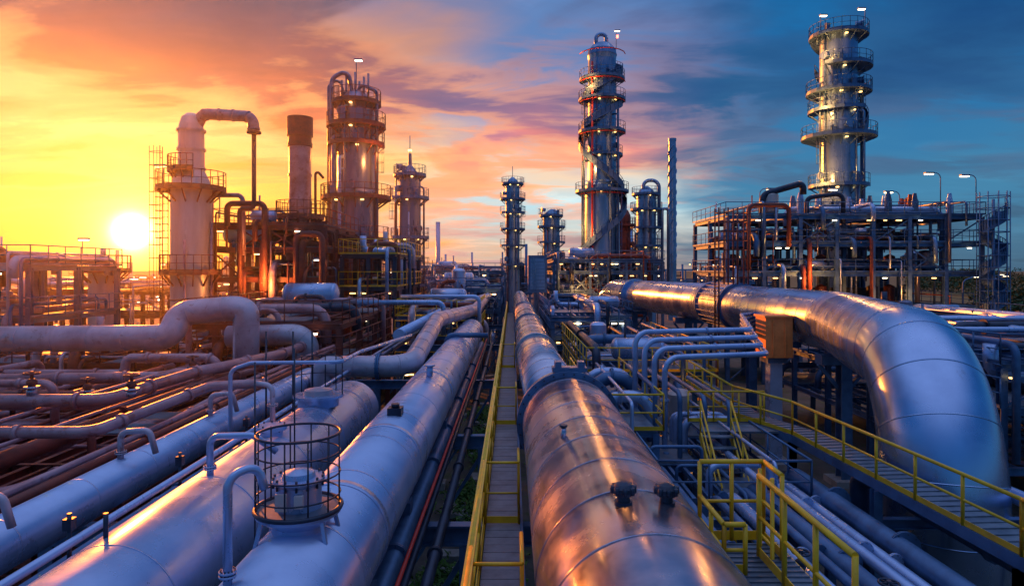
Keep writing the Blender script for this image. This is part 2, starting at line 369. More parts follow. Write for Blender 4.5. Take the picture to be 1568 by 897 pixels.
m.tube([(-9.5,40,8.0),(-4.2,40,8.0),(-4.2,40,6)],.16,'pale',12,fil=.4); m.tube([(-7.5,44,8.2),(-2.2,44,8.2),(-2.2,44,4)],.14,'pale',12,fil=.4)
m.tube([(-1.1,30,7.0),(-3.0,30,7.0),(-3.0,30,5)],.12,'steel',12,fil=.3)
m.done()
m=M('overhead_small_pipe')
m.tube([(-6.9,16,3),(-6.9,16,7.55),(-6.4,16,7.72),(-4.2,16,7.74),(-4.2,18,7.74),(-3.4,22,7.8)],.05,'pale',10,fil=.25)
m.tube([(-5.5,15,6.2),(-5.5,15,7.35),(-5.9,15,7.4)],.06,'lilac',10,fil=.2); m.flange((-5.5,15,6.9),(0,0,1),.07,'lilac',.03,1.7)
for x in(-6.4,-5.7,-5.2): m.tube([(x,17,5),(x,17,8.4)],.025,'dark',6)
m.done()
# ------------------------------------------------------------------ walkway between pipelines
m=M('yellow_railed_catwalk')
for i in range(226):
    y=1+i*.3; m.box((-.16,y,5.46+(i%3)*.002),(.60,.285,.04),'plank')
m.box((-.16,35,5.38),(.6,68,.03),'dark')
m.beam((-.5,1,5.4),(-.5,69,5.4),.05,.2,'yellow'); m.beam((.17,1,5.4),(.17,69,5.4),.05,.2,'steel')
m.rail([(-.5,y,5.5) for y in(1,4,8,11.6,19,30,45,69)],'yellow',1.1,.03,1.9,seg=8)
m.beam((-.5,1,6.6),(-.5,69,6.6),.10,.05,'yellow')
for y in(7.6,11.6,19,30):
    m.rail([(-.47,y,5.5),(.12,y,5.5)],'yellow',1.08,.022,.6,seg=8)
    m.rail([(.12,y,5.5),(.12,y+.9,5.5)],'yellow',1.08,.022,.9,seg=8)
m.done()

# ------------------------------------------------------------------ big right duct
m=M('large_curved_duct')
pts=[(10.6,73,0),(10.6,73,7.5),(15.2,51,7.5),(15.6,31,7.5),(11.35,17.2,7.4),(11.35,17.2,0)]
pp=[Vector(q) for q in pts]
f=fillet(pp,4.6,18)
m.tube(f,1.45,'duct',72); m.bands(f,1.45,1.25,'duct',.035,1.006,72)
for q,t in(((15.24,49,7.5),(0,1,0)),((15.34,44,7.5),(0,1,0)),((12.2,64.6,7.5),(.2,-.97,0))):
    q=Vector(q);t=Vector(t).normalized(); m.tube([q-t*.3,q-t*.05],1.62,'steel',48); m.tube([q+t*.05,q+t*.3],1.62,'duct',48)
for k in range(24):
    a=2*math.pi*k/24; m.beam((15.24+1.57*math.cos(a),48.6,7.5+1.57*math.sin(a)),(15.34+1.57*math.cos(a),44.4,7.5+1.57*math.sin(a)),.05,.05,'steel')
m.done()
m=M('duct_support_pedestal')
m.box((13.35,33.3,6.6),(1.35,1.35,2.0),'orange'); m.box((13.35,33.3,7.66),(1.5,1.5,.1),'orange'); m.box((13.35,33.3,5.45),(1.0,1.0,.28),'steel')
for dx in(-.3,.3): m.box((13.35+dx,32.6,6.6),(.06,.06,1.9),'orange')
m.box((13.35,33.3,2.65),(.62,.62,5.3),'pale'); m.box((13.35,33.3,.15),(1.6,1.6,.3),'conc'); m.box((14.3,33.3,6.2),(.8,.3,.3),'steel')
m.done()
for x,y in((15.5,30.5),(15.4,42),(14.6,54),(12.2,65)):
    m=M('duct_support_column'); m.ibeam((x,y,0),(x,y,5.6),.5,.6,'steel'); m.box((x,y,5.83),(2.4,.7,.46),'steel'); m.beam((x-1.2,y,5.6),(x-.2,y,4.4),.15,.15,'steel'); m.beam((x+1.2,y,5.6),(x+.2,y,4.4),.15,.15,'steel'); m.box((x,y,.15),(1.3,1.3,.3),'conc'); m.done()
m=M('looped_pipe_bundle')
for i in range(4):
    z=7.75-i*.24; y=23.6-i*.5; x=4.45+i*.24
    m.tube([(16.5,41,z-.35),(13.0,37,z-.3),(9.0,y+1.0,z),(x,y,z),(x,y,1)],.10,'pale',14,fil=.5)
    m.flange((x,y,5.6),(0,0,1),.10,'pale',.04,1.5,14); m.flange((7.2,y+.6,z),(1,.22,0),.10,'pale',.03,1.4,14)
for x in(4.6,5.4,6.2,7.0): m.tube([(x,21,1),(x,21,6.2-(x-4.6)*.2),(x,26,6.2-(x-4.6)*.2)],.08,'steel',10,fil=.3)
m.done()
def walkway(name,pl,w,z,rmat='yellow',both=True,h=1.0,side=1):
    m=M(name); pl=[Vector((p[0],p[1],z)) for p in pl]; n=len(pl); off=[]
    for i in range(n):
        t=(pl[min(i+1,n-1)]-pl[max(i-1,0)]).normalized(); off.append(pl[i]+Vector((t.y,-t.x,0))*w*side)
    for i in range(n-1):
        a,b,c,d=pl[i],pl[i+1],off[i+1],off[i]; k=Vector((0,0,.06))
        m.add([a,b,c,d,a-k,b-k,c-k,d-k],[(0,3,2,1),(4,5,6,7)],'grate')
        for u,v in((a,b),(d,c)): m.beam(u-Vector((0,0,.12)),v-Vector((0,0,.12)),.06,.24,'steel')
        L=(b-a).length; q=int(L/.3)
        for j in range(q): m.beam(a.lerp(b,j/q)+Vector((0,0,.012)),d.lerp(c,j/q)+Vector((0,0,.012)),.03,.024,'grate')
        nn=max(1,int(L/4))
        for j in range(nn+1):
            p=a.lerp(b,j/nn); m.ibeam((p.x,p.y,0),(p.x,p.y,z-.25),.2,.2,'steel')
            m.beam(a.lerp(b,j/nn)-Vector((0,0,.3)),d.lerp(c,j/nn)-Vector((0,0,.3)),.12,.14,'steel')
    m.rail(pl,rmat,h,.036,1.35,seg=8)
    if both: m.rail(off,rmat,h,.024,1.35,seg=8)
    return m
m=walkway('elevated_walkway',[(8.9,7),(8.9,11.4),(8.5,19.8),(7.6,22.5),(7.9,33)],1.0,5.0,both=False)
m.done()
m=M('access_stairway')
for i in range(14):
    y=20.0-i*.28; z=4.9-i*.27; m.box((6.3,y,z),(.9,.28,.04),'grate')
for x in(5.83,6.77):
    m.beam((x,20.2,4.9),(x,16.0,.9),.05,.25,'yellow'); m.tube([(x,20.2,5.95),(x,16.0,1.95)],.03,'yellow',8); m.tube([(x,20.2,5.45),(x,16.0,1.45)],.022,'yellow',8)
    for j in range(5): m.tube([(x,20.2-j*1.05,4.9-j),(x,20.2-j*1.05,5.95-j)],.028,'yellow',8)
m.box((7.2,20.9,4.95),(2.6,1.2,.06),'grate'); m.rail([(5.8,21.5,5),(8.3,21.5,5)],'yellow',1.0,.028,.9)
m.done()
m=M('yellow_valve_platform')
m.box((3.05,7.3,6.37),(.9,2.6,.05),'grate')
for i in range(20): m.box((3.05,6.1+i*.13,6.405),(.88,.02,.02),'grate')
for x in(2.62,3.5): m.beam((x,6.0,6.3),(x,8.7,6.3),.05,.16,'yellow')
m.rail([(3.1,5.9,6.4),(3.1,8.2,6.4)],'yellow',1.02,.03,.8,seg=10)
m.rail([(2.5,8.7,6.4),(3.35,8.7,6.4),(3.35,8.1,6.4)],'yellow',1.05,.028,.42,seg=10)
m.rail([(2.5,8.7,6.4),(2.5,7.7,6.4),(2.75,7.7,6.4)],'yellow',.6,.028,.5,seg=10)
m.ladder(3.25,8.35,2.5,7.4,0,'yellow',False,.4,.028)
for y in(6.1,8.6): m.ibeam((3.4,y,0),(3.4,y,6.3),.18,.18,'steel')
m.done()
m=M('lower_pipe_bank')
for i,(x,r,mt) in enumerate(((5.2,.1,'steel'),(5.7,.16,'pale'),(6.15,.1,'steel'),(6.55,.2,'steel'),(7.1,.13,'pale'),(7.5,.13,'pale'),(8.0,.24,'steel'),(10.2,.3,'steel'),(12.9,.2,'pale'),(4.4,.12,'steel'))):
    z=4.1+(.0 if i%2 else .08); m.tube([(x+.4,0,z),(x,17+i*.3,z),(x,17+i*.3,1)],r,mt,14,fil=.5)
    for k in range(5): m.flange((x+.3-.02*k,5+k*2.7+R.random(),z),(0,1,0),r,mt,.035,1.4,14)
for y in(4,8,12,16):
    m.ibeam((4,y,3.8),(13.4,y,3.8),.2,.25,'steel')
    for x in(4.1,7.8,13.2): m.ibeam((x,y,0),(x,y,3.67),.2,.2,'steel')
for x,y in((5.7,8.6),(7.1,9.5),(6.15,11),(5.2,12.2)): m.valve((x+.2,y,4.25),'dark',1.2)
m.done()

# ------------------------------------------------------------------ steel structures
def steel_frame(name,x0,x1,y0,y1,levels,nx,ny,mat,rm,seed,deckp=.55,npipe=14,nves=3,nl=8,cw=.3,toprail=True,pm=('pale','lilac','steel','rust'),brace=.35):
    q=random.Random(seed); m=M(name)
    xs=[x0+(x1-x0)*i/nx for i in range(nx+1)]; ys=[y0+(y1-y0)*i/ny for i in range(ny+1)]
    for x in xs:
        for y in ys: m.ibeam((x,y,0),(x,y,levels[-1]),cw,cw,mat)
    for z in levels:
        for y in ys: m.ibeam((x0,y,z),(x1,y,z),cw*.7,cw*1.1,mat)
        for x in xs: m.ibeam((x,y0,z-.02),(x,y1,z-.02),cw*.7,cw*1.0,mat)
        for i in range(nx):
            for j in range(ny):
                if q.random()<deckp:
                    m.box(((xs[i]+xs[i+1])/2,(ys[j]+ys[j+1])/2,z+cw*.62),(xs[i+1]-xs[i]-.02,ys[j+1]-ys[j]-.02,.06),'grate')
                else:
                    for k in range(1,4):
                        x=xs[i]+(xs[i+1]-xs[i])*k/4; m.beam((x,ys[j],z),(x,ys[j+1],z),.1,.15,mat)
        zz=z+cw*.6
        if toprail and (z!=levels[0] or q.random()<.5):
            if q.random()<.8 or z==levels[-1]:
                m.rail([(x0-.2,y0-.2,zz),(x1+.2,y0-.2,zz)],rm,1.1,.03,1.4)
            m.rail([(x0-.2,y0-.2,zz),(x0-.2,y1+.2,zz)],rm,1.1,.03,1.4); m.rail([(x1+.2,y0-.2,zz),(x1+.2,y1+.2,zz)],rm,1.1,.03,1.4)
    lz=[0]+list(levels)
    for a,b in zip(lz[:-1],lz[1:]):
        for i in range(nx):
            if q.random()<brace:
                m.beam((xs[i],y0,a+.2),(xs[i+1],y0,b-.2),.1,.1,mat)
                if q.random()<.5: m.beam((xs[i+1],y0,a+.2),(xs[i],y0,b-.2),.1,.1,mat)
    for k in range(npipe):
        z=q.choice(levels)+cw+q.uniform(.1,1.0); r=q.choice((.05,.06,.08,.1,.14,.2,.26)); mt=q.choice(pm)
        if q.random()<.6:
            y=q.uniform(y0,y1); a=q.uniform(x0,x0+(x1-x0)*.5); b=q.uniform(a+1.5,x1+.5)
            za=z+q.choice((-2.5,-1.5,-3,1.2)); pts=[(a,y,max(.3,za)),(a,y,z),(b,y,z),(b,y,max(.2,z-q.uniform(1,5)))]
        else:
            x=q.uniform(x0,x1); pts=[(x,y0-.4,max(.3,z-q.uniform(1,6))),(x,y0-.4,z),(x,y1,z),(x,y1,max(.2,z-1))]
        m.tube(pts,r,mt,10,fil=r*3,nf=4)
        if r>.07: m.flange(Vector(pts[1]).lerp(Vector(pts[2]),q.uniform(.25,.75)),Vector(pts[2])-Vector(pts[1]),r,mt,.05,1.45,12)
    for k in range(nves):
        z=q.choice(levels)+cw*.7; x=q.uniform(x0+1,x1-1); y=q.uniform(y0+.5,y1-.5); r=q.uniform(.35,.7)
        if q.random()<.5:
            m.rev(x,y,[(z,r*.8),(z+.3,r),(z+r*2.6,r),(z+r*2.9,r*.7),(z+r*3.0,.02)],q.choice(('pale','white','tdark')),18)
        else:
            L=r*4; m.cyl((x-L/2,y,z+r+.3),(x+L/2,y,z+r+.3),r,'pale',18); m.dome((x-L/2,y,z+r+.3),(-1,0,0),r,r*.5,'pale',18); m.dome((x+L/2,y,z+r+.3),(1,0,0),r,r*.5,'pale',18)
            for u in(-.3,.3): m.box((x+L*u,y,z+.2),(.2,r*1.2,.5),'steel')
    for k in range(nl):
        z=q.choice(levels); x=q.uniform(x0,x1)
        if y0<30: m.box((x,y0-.32,z-.32),(.22,.12,.05),'lampw')
        else: m.box((x,y0-.32,z-.32),(q.uniform(.2,.45),.16,.08),q.choice(('lamp','lampw','lampw')))
    return m
m=steel_frame('process_structure',18.8,41,57,67,[3.2,6.6,9.6,12.2,14.6],7,2,'steel','steel',3,.7,80,12,34,.32,pm=('pale','steel','tdark','rust','steel','tower'))
for x,y in((40.5,57),(37.4,57),(35.6,60),(27.5,58),(22,58)): m.lamp((x,y,15),(-1,0) if x>30 else (1,0),1.0,3.2+R.random()*.5 if x>36 else 2.2)
for i in range(16): 
    x=24+R.random()*16; y=58+R.random()*6; m.rev(x,y,[(14.8,.3),(15.6+R.random()*1.2,.3),(16.9,.15)],R.choice(('pale','tdark','rust')),12)
m.tube([(22,57.4,11),(22,57.4,16.6),(25.5,57.2,17.6),(25.5,57.2,16.6)],.28,'dark',14,fil=.8)
m.tube([(25.8,57.2,12),(25.8,57.2,16.3),(29,57.2,16.7),(29,57.2,14)],.2,'dark',14,fil=.6)
m.tube([(20.5,56.6,10),(20.5,56.6,15.6),(24,56.6,15.6),(24,56.6,12)],.2,'rust',14,fil=.6)
for z in(7.4,10.3,12.9):
    for k in range(9): m.rev(21+k*2.2,62+(k%3),[(z-.4,.5),(z+1.0,.5),(z+1.2,.1)],('dark','rust','tower')[k%3],14)
    m.box((30,64.5,z+.4),(18,.6,.9),'dark')
m.done()
m=M('caged_stair_tower')
for z in range(2,17,1): 
    m.tube([(40.9+1.15*math.cos(a*math.pi/6),55.5+1.15*math.sin(a*math.pi/6),z*1.0+.2) for a in range(12)],.04,'steel',5,closed=True)
for i in range(10):
    a=2*math.pi*i/10; m.tube([(40.9+1.15*math.cos(a),55.5+1.15*math.sin(a),0),(40.9+1.15*math.cos(a),55.5+1.15*math.sin(a),16.6)],.045,'steel',5)
m.helix(40.9,55.5,.1,1,15,0,4,'steel',.9); m.cyl((40.9,55.5,0),(40.9,55.5,16),.12,'steel',10)
m.done()
m=M('scaffold_ladder_tower')
for x in(13.3,13.9,14.5,15.2):
    for y in(42.0,42.8): m.tube([(x,y,5.5 if x<13.8 else 9.05),(x,y,14.0)],.055,'rust',7)
m.tube([(13.3,42.4,0),(13.3,42.4,5.6)],.1,'rust',8)
z=5.9
while z<14.0:
    xe=15.2 if z>9.05 else 13.32
    if xe>14:
        for y in(42.0,42.8): m.beam((13.3,y,z),(xe,y,z),.05,.05,'rust')
        m.beam((xe,42.0,z),(xe,42.8,z),.05,.05,'rust')
    m.beam((13.3,42.0,z),(13.3,42.8,z),.05,.05,'rust')
    z+=.6
m.done()
m=steel_frame('oxide_red_process_structure',-21,-13.2,46,55,[3.5,7.2,9.3,11.4,13.0],4,3,'rust','rust',5,.7,46,5,16,.32,pm=('rose','rust','rust','tdark'),brace=.5)
m.tube([(-21,45.6,5),(-21,45.6,15.2),(-18.8,45.6,15.2),(-18.8,45.6,11)],.16,'rose',12,fil=.4)
m.tube([(-19.8,45.4,13),(-19.8,45.4,14.6),(-17.2,45.4,14.6),(-17.2,45.4,7)],.2,'rust',12,fil=.4)
m.tube([(-15,45.4,6),(-15,45.4,12.5),(-13.2,45.4,12.5),(-13.2,45.4,4)],.22,'rust',12,fil=.5)
m.lamp((-14,45.8,9.6),(1,0),.5,1.2); m.lamp((-20.5,45.8,13.6),(1,0),.6,1.7)
m.done()
steel_frame('steel_pipe_rack',-12.5,-8.6,48,60,[3,6.6,8.6,11],2,3,'dark','yellow',8,.5,20,3,12,.26).done()
steel_frame('steel_pipe_rack',-16,-8.2,31,43,[3,5.6,7.3],4,3,'rust','rust',9,.4,34,2,8,.26,pm=('rose','rust','dark','lilac')).done()
steel_frame('steel_pipe_rack',-8,-2.6,46,58,[3,5.2,6.6],3,3,'steel','yellow',10,.5,26,3,12,.24,brace=.2).done()
steel_frame('steel_pipe_rack',-8,-1.2,62,80,[3,6,8.0],3,4,'steel','steel',12,.5,26,5,14,.24).done()
steel_frame('steel_pipe_rack',3.6,9.2,30,44,[2.2,3.9,5.2],3,4,'steel','yellow',13,.5,34,3,8,.24,pm=('pale','steel','dark','steel')).done()
steel_frame('steel_pipe_rack',4,7.6,17.2,27,[2.0,3.8],2,3,'steel','steel',14,.45,18,1,2,.22,pm=('pale','steel')).done()
steel_frame('steel_pipe_rack',2.7,4.4,20,28,[3.2,5.0],1,3,'steel','yellow',24,.45,12,0,1,.2,pm=('pale','steel')).done()
steel_frame('steel_pipe_rack',3,8.6,48,66,[3,5,6.4],3,4,'steel','steel',15,.5,34,4,20,.26,pm=('pale','steel','dark')).done()
steel_frame('steel_pipe_rack',5,18,78,92,[3,7,9.6,11],6,2,'steel','steel',16,.6,34,6,26,.3,pm=('rust','steel','dark')).done()
steel_frame('steel_pipe_rack',-34,-26.6,36,44,[4,7.2,10.1],3,2,'steel','steel',17,.5,24,0,3,.28,pm=('rose','lilac','steel')).done()
steel_frame('steel_pipe_rack',-27,-16,32,42,[3,5.2],5,2,'rust','rust',18,.35,30,2,3,.24,pm=('rose','lilac','rust')).done()
steel_frame('steel_pipe_rack',-24,-9.6,13,27,[2.5,4.2,5.2],7,5,'rust','rust',19,.2,60,0,2,.2,toprail=False,pm=('rose','rose','rust','rust'),brace=.2).done()
steel_frame('steel_pipe_rack',18,34,24,46,[2.6,4.8,6.4],5,5,'steel','steel',20,.3,60,4,6,.26,pm=('pale','steel','dark','steel')).done()
steel_frame('steel_pipe_rack',36,60,46,58,[2.5,5],6,3,'steel','steel',21,.4,34,3,6,.26,pm=('pale','steel','dark','rust')).done()
steel_frame('steel_pipe_rack',-60,-30,56,70,[3,6,8],7,3,'rust','rust',22,.4,40,2,4,.3,pm=('lilac','rose')).done()
steel_frame('steel_pipe_rack',-12,-1,86,100,[4,8,9.6],5,2,'steel','steel',23,.5,40,6,24,.3).done()
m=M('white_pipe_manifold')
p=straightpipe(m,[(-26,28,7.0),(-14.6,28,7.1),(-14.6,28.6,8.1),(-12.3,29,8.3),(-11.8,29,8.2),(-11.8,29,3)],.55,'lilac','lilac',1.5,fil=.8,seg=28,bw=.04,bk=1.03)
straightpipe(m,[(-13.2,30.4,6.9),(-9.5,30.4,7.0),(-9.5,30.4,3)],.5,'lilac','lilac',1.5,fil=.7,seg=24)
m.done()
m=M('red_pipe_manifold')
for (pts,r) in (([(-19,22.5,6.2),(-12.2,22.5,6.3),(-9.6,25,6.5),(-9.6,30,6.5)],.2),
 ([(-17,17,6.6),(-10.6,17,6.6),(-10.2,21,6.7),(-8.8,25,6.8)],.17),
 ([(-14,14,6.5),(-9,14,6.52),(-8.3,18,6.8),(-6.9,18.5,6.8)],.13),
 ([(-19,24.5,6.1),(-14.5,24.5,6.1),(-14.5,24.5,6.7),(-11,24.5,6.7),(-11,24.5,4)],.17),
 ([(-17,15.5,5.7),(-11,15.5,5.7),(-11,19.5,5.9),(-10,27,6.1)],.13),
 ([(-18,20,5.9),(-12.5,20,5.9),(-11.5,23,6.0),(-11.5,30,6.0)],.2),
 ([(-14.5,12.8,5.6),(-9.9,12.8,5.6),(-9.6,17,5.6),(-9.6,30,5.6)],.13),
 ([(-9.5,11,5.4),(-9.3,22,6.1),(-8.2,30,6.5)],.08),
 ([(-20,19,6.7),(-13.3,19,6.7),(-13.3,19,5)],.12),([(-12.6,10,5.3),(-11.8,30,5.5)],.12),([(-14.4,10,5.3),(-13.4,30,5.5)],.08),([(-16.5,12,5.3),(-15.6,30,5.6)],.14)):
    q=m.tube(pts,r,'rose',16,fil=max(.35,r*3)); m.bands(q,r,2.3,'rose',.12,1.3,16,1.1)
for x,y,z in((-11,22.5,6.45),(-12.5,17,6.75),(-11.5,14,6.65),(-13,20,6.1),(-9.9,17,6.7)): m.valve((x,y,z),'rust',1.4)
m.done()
# ------------------------------------------------------------------ towers
def goose(m,x,y,z,r,w,drop,mat,h=1.2): m.tube([(x,y,z),(x,y,z+h),(x+w,y,z+h),(x+w,y,z+h-drop)],r,mat,14,fil=abs(w)*.45)
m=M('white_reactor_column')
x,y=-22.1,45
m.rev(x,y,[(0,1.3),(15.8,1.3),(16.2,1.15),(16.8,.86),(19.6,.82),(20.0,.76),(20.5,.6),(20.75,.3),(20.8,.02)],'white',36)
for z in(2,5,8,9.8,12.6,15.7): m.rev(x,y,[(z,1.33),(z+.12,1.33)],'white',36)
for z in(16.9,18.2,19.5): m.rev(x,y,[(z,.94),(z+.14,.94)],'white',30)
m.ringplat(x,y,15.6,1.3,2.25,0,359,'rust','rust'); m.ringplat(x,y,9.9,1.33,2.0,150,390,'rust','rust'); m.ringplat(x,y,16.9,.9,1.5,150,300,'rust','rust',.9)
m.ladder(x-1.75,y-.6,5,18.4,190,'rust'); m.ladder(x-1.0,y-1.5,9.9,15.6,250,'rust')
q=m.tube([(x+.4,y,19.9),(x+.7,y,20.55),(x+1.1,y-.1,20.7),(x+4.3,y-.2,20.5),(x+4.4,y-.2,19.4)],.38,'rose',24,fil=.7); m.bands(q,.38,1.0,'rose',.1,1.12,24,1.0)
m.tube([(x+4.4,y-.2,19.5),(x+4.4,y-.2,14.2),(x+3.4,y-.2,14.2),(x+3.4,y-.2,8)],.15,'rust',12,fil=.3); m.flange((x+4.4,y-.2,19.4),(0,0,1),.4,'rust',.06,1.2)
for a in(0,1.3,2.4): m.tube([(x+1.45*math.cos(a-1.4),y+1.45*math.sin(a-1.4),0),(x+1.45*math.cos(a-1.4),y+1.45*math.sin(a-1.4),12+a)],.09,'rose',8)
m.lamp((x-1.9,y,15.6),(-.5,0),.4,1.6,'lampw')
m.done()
m=M('vent_stack')
x,y=-15.9,49
m.rev(x,y,[(0,.98),(13,.98),(13.4,.82),(19.2,.80)],'rose',32)
m.rev(x,y,[(19.2,.9),(19.5,.9),(19.5,.84),(20.0,.84),(20.0,.94),(21.4,.94),(21.4,.6)],'rust',32)
for z in(11,13.2,15,17): m.rev(x,y,[(z,1.03 if z<13.3 else .87),(z+.16,1.03 if z<13.3 else .87)],'rose',32)
m.ringplat(x,y,14.0,.84,1.75,0,359,'rust','rust'); m.ringplat(x,y,9.4,1.0,2.0,0,359,'rust','rust'); m.ladder(x+1.2,y-.6,9.4,15.5,-30,'rust',False)
m.tube([(x+1.3,y-.5,7),(x+1.3,y-.5,17.5),(x+1.9,y-.5,16.8)],.1,'rust',8,fil=.2)
m.done()
def tower(name,x,y,prof,mat,plats,seed,rm='steel',ladr=True,top=None,npipe=4,lamps=3,bandevery=2.2,pipecol=('steel','pale','rust')):
    q=random.Random(seed); m=M(name); m.rev(x,y,prof,mat,40)
    zt=prof[-1][0]
    def rad(z):
        for (a,ra),(b,rb) in zip(prof[:-1],prof[1:]):
            if a<=z<=b: return ra+(rb-ra)*(z-a)/max(1e-6,b-a)
        return prof[-1][1]
    z=2
    while z<zt-1: r=rad(z)+.035; m.rev(x,y,[(z,r),(z+.12,r)],mat,36); z+=bandevery
    last=4
    for (z,w,a0,a1) in plats:
        r=rad(z)+.02; m.ringplat(x,y,z,r,r+w,a0,a1,'steel' if rm!='rust' else 'rust',rm,lights=q.choice((1,1,2)) if lamps else 0)
        a=q.choice((200,235,310,340)); rr=r+.45
        if ladr: m.ladder(x+rr*math.cos(math.radians(a)),y+rr*math.sin(math.radians(a)),last,z+1.1,a,rm)
        last=z
        if q.random()<.7:
            a=math.radians(q.uniform(200,340)); m.box((x+(r+.3)*math.cos(a),y+(r+.3)*math.sin(a),z+.5),(.4,.4,.9),'steel')
            aa=math.radians(q.uniform(180,360)); c=Vector((x+r*math.cos(aa),y+r*math.sin(aa),z+1.0)); d=Vector((math.cos(aa),math.sin(aa),0)); m.cyl(c-d*.2,c+d*.45,.3,mat,14); m.cyl(c+d*.45,c+d*.55,.42,mat,16)
    for i in range(npipe):
        a=math.radians(q.uniform(185,355)); r=prof[0][1]+.25; pr=q.choice((.07,.1,.16,.22)); zz=q.uniform(.5,.95)*zt; px,py=x+r*math.cos(a),y+r*math.sin(a)
        m.tube([(px,py,0),(px,py,zz),(x,y,zz+.3)],pr,q.choice(pipecol),10,fil=.3)
    return m
m=tower('distillation_tower',-14.3,60,[(0,1.95),(17,1.95),(17.3,1.7),(24.6,1.65),(25.4,1.4),(26.2,.9),(26.5,.3)],'tdark',[(9.5,1.1,0,359),(12.8,1.0,180,400),(16.6,1.2,0,359),(21.5,.9,160,380),(23.2,1.0,0,359),(25.3,.8,0,359)],31,'rust',npipe=6)
x,y=-14.3,60
m.tube([(x-2.1,y-.6,6),(x-2.1,y-.6,27.4),(x-.6,y-.6,28.2),(x-.3,y-.3,26)],.2,'tdark',12,fil=.8)
m.tube([(x-2.5,y-.2,8),(x-2.5,y-.2,26.8),(x-1.6,y,27.6),(x-.9,y,25.5)],.13,'tdark',10,fil=.5)
m.tube([(x+2.0,y-.6,6),(x+2.0,y-.6,26.2),(x+.5,y-.6,26.9),(x+.2,y-.3,26)],.16,'tdark',12,fil=.6)
for a in range(7): m.cyl((x-1.2+a*.4,y-.5,25.4),(x-1.2+a*.4,y-.5,27+R.random()),.1,'tdark',8)
m.lamp((x,y,26.5),(.4,0),.5,2.8)
m.done()
m=tower('distillation_tower',-12.5,80,[(0,1.6),(9.5,1.6),(9.8,1.35),(21,1.3),(21.8,1.0),(22.6,.4),(22.8,.25),(24.2,.2)],'tdark',[(8.2,1,0,359),(10.4,1.0,0,359),(14.0,1.0,0,359),(18.8,1.0,180,400),(21.6,.9,0,359)],32,'steel',npipe=5)
x,y=-12.5,80
m.tube([(x-1.7,y,3),(x-1.7,y,22),(x-.3,y,22.6)],.1,'tdark',8,fil=.4); m.tube([(x+1.7,y,3),(x+1.7,y,20),(x+.3,y,20.6)],.12,'tdark',8,fil=.4); m.cyl((x,y,24),(x,y,26.4),.05,'steel',6); m.box((x,y,24.6),(.4,.4,.2),'lampw')
m.done()
m=tower('distillation_tower',.1,120,[(0,1.3),(25.4,1.3),(26.4,.9),(27,.2)],'tower',[(11,1,0,359),(14.5,1,180,380),(17.5,1,0,359),(20.5,1,180,380),(23,1,0,359),(25.8,.9,0,359)],33,npipe=4); m.cyl((.1,120,27),(.1,120,29),.06,'steel',6); m.done()
m=tower('distillation_tower',7.1,118,[(0,1.5),(19.4,1.5),(20.3,1.1),(20.8,.2)],'tower',[(12,1,0,359),(15,1,180,380),(17.8,1,0,359),(19.8,.8,0,359)],34,npipe=4); goose(m,6.6,118,19.5,.25,1.6,3,'tower'); m.done()
m=tower('distillation_tower',22.2,108,[(0,1.6),(22.2,1.6),(23.2,1.1),(23.8,.3)],'tower',[(11,1,0,359),(14,1,0,359),(17,1,180,380),(20,1,0,359),(22.5,.9,0,359)],35,npipe=5); goose(m,21.6,107.5,22.5,.3,2.6,8,'tower',2.2); m.tube([(24.6,107,6),(24.6,107,20),(25.6,107,20),(25.6,107,6)],.25,'tower',10,fil=.4); m.done()
m=tower('regenerator_column',17.4,102,[(0,1.1),(18.5,1.1),(19.3,.7),(19.6,.1)],'rust',[(13,.8,0,359),(17,.8,0,359)],36,'rust',npipe=3,lamps=0); m.done()
m=tower('fractionating_tower',12.4,90,[(0,2.6),(21.5,2.35),(22.2,1.95),(38.8,1.9),(39.4,2.0),(40.2,1.9),(41.0,1.2),(41.3,.4)],'tower',[(20.8,1.3,0,359),(25.8,.9,200,420),(29.0,1.3,0,359),(33.4,1.3,0,359),(36.2,1.2,150,380)],41,'steel',npipe=6,pipecol=('steel','rust','tower'))
x,y=12.4,90
m.helix(x,y,2.35,20.8,29,330,-.55); m.helix(x,y,1.95,29,33.4,180,.55); m.helix(x,y,1.95,33.4,40,200,.75); m.helix(x,y,2.5,11,20.8,180,.6)
m.tube([(x-.9,y-.6,40),(x-.9,y-.6,42.2),(x+.5,y-.6,42.2),(x+.5,y-.6,40)],.28,'tower',14,fil=.65)
m.lamp((x+1.8,y-1,40),(.3,0),.5,2.6); m.box((x+1.9,y-1.4,41.6),(.25,.25,.35),'rlamp')
for z in(20.6,28.8,33.2,36.0,39.8): m.tube([(x+(2.2+.95)*math.cos(math.radians(a)),y+(2.2+.95)*math.sin(math.radians(a)),z-.25) for a in range(190,351,20)],.07,'red',6)
m.tube([(x-1.6,y-2.2,4),(x-1.6,y-2.2,38)],.14,'red',8); m.tube([(x+1.9,y-1.9,4),(x+1.9,y-1.9,32)],.16,'steel',8)
m.done()
m=tower('fractionating_tower',35,70,[(0,2.15),(17,2.05),(17.4,1.8),(24.5,1.8),(24.8,1.95),(34.2,1.85),(35.2,1.75)],'tower',[(16.2,1,150,380),(19.0,1.2,130,330),(24.2,1.9,0,359),(27.0,1.1,130,300),(29.0,1.3,0,359),(31.6,1.4,220,430),(35.0,1.15,0,359)],42,'steel',npipe=6,pipecol=('steel','steel','tower'))
x,y=35,70
m.helix(x,y,1.95,24.2,31.6,300,.5); m.helix(x,y,1.95,31.6,35,0,.4)
m.lamp((x-2.4,y-1,35.2),(.6,0),.5,1.7); m.lamp((x+2.3,y-1,35.2),(-.6,0),.6,2.4); m.tube([(x-1.9,y-.9,6),(x-1.9,y-.9,35)],.12,'steel',8); m.tube([(x+2.0,y-.9,6),(x+2.0,y-.9,30)],.16,'steel',8)
m.done()
m=M('flue_stack')
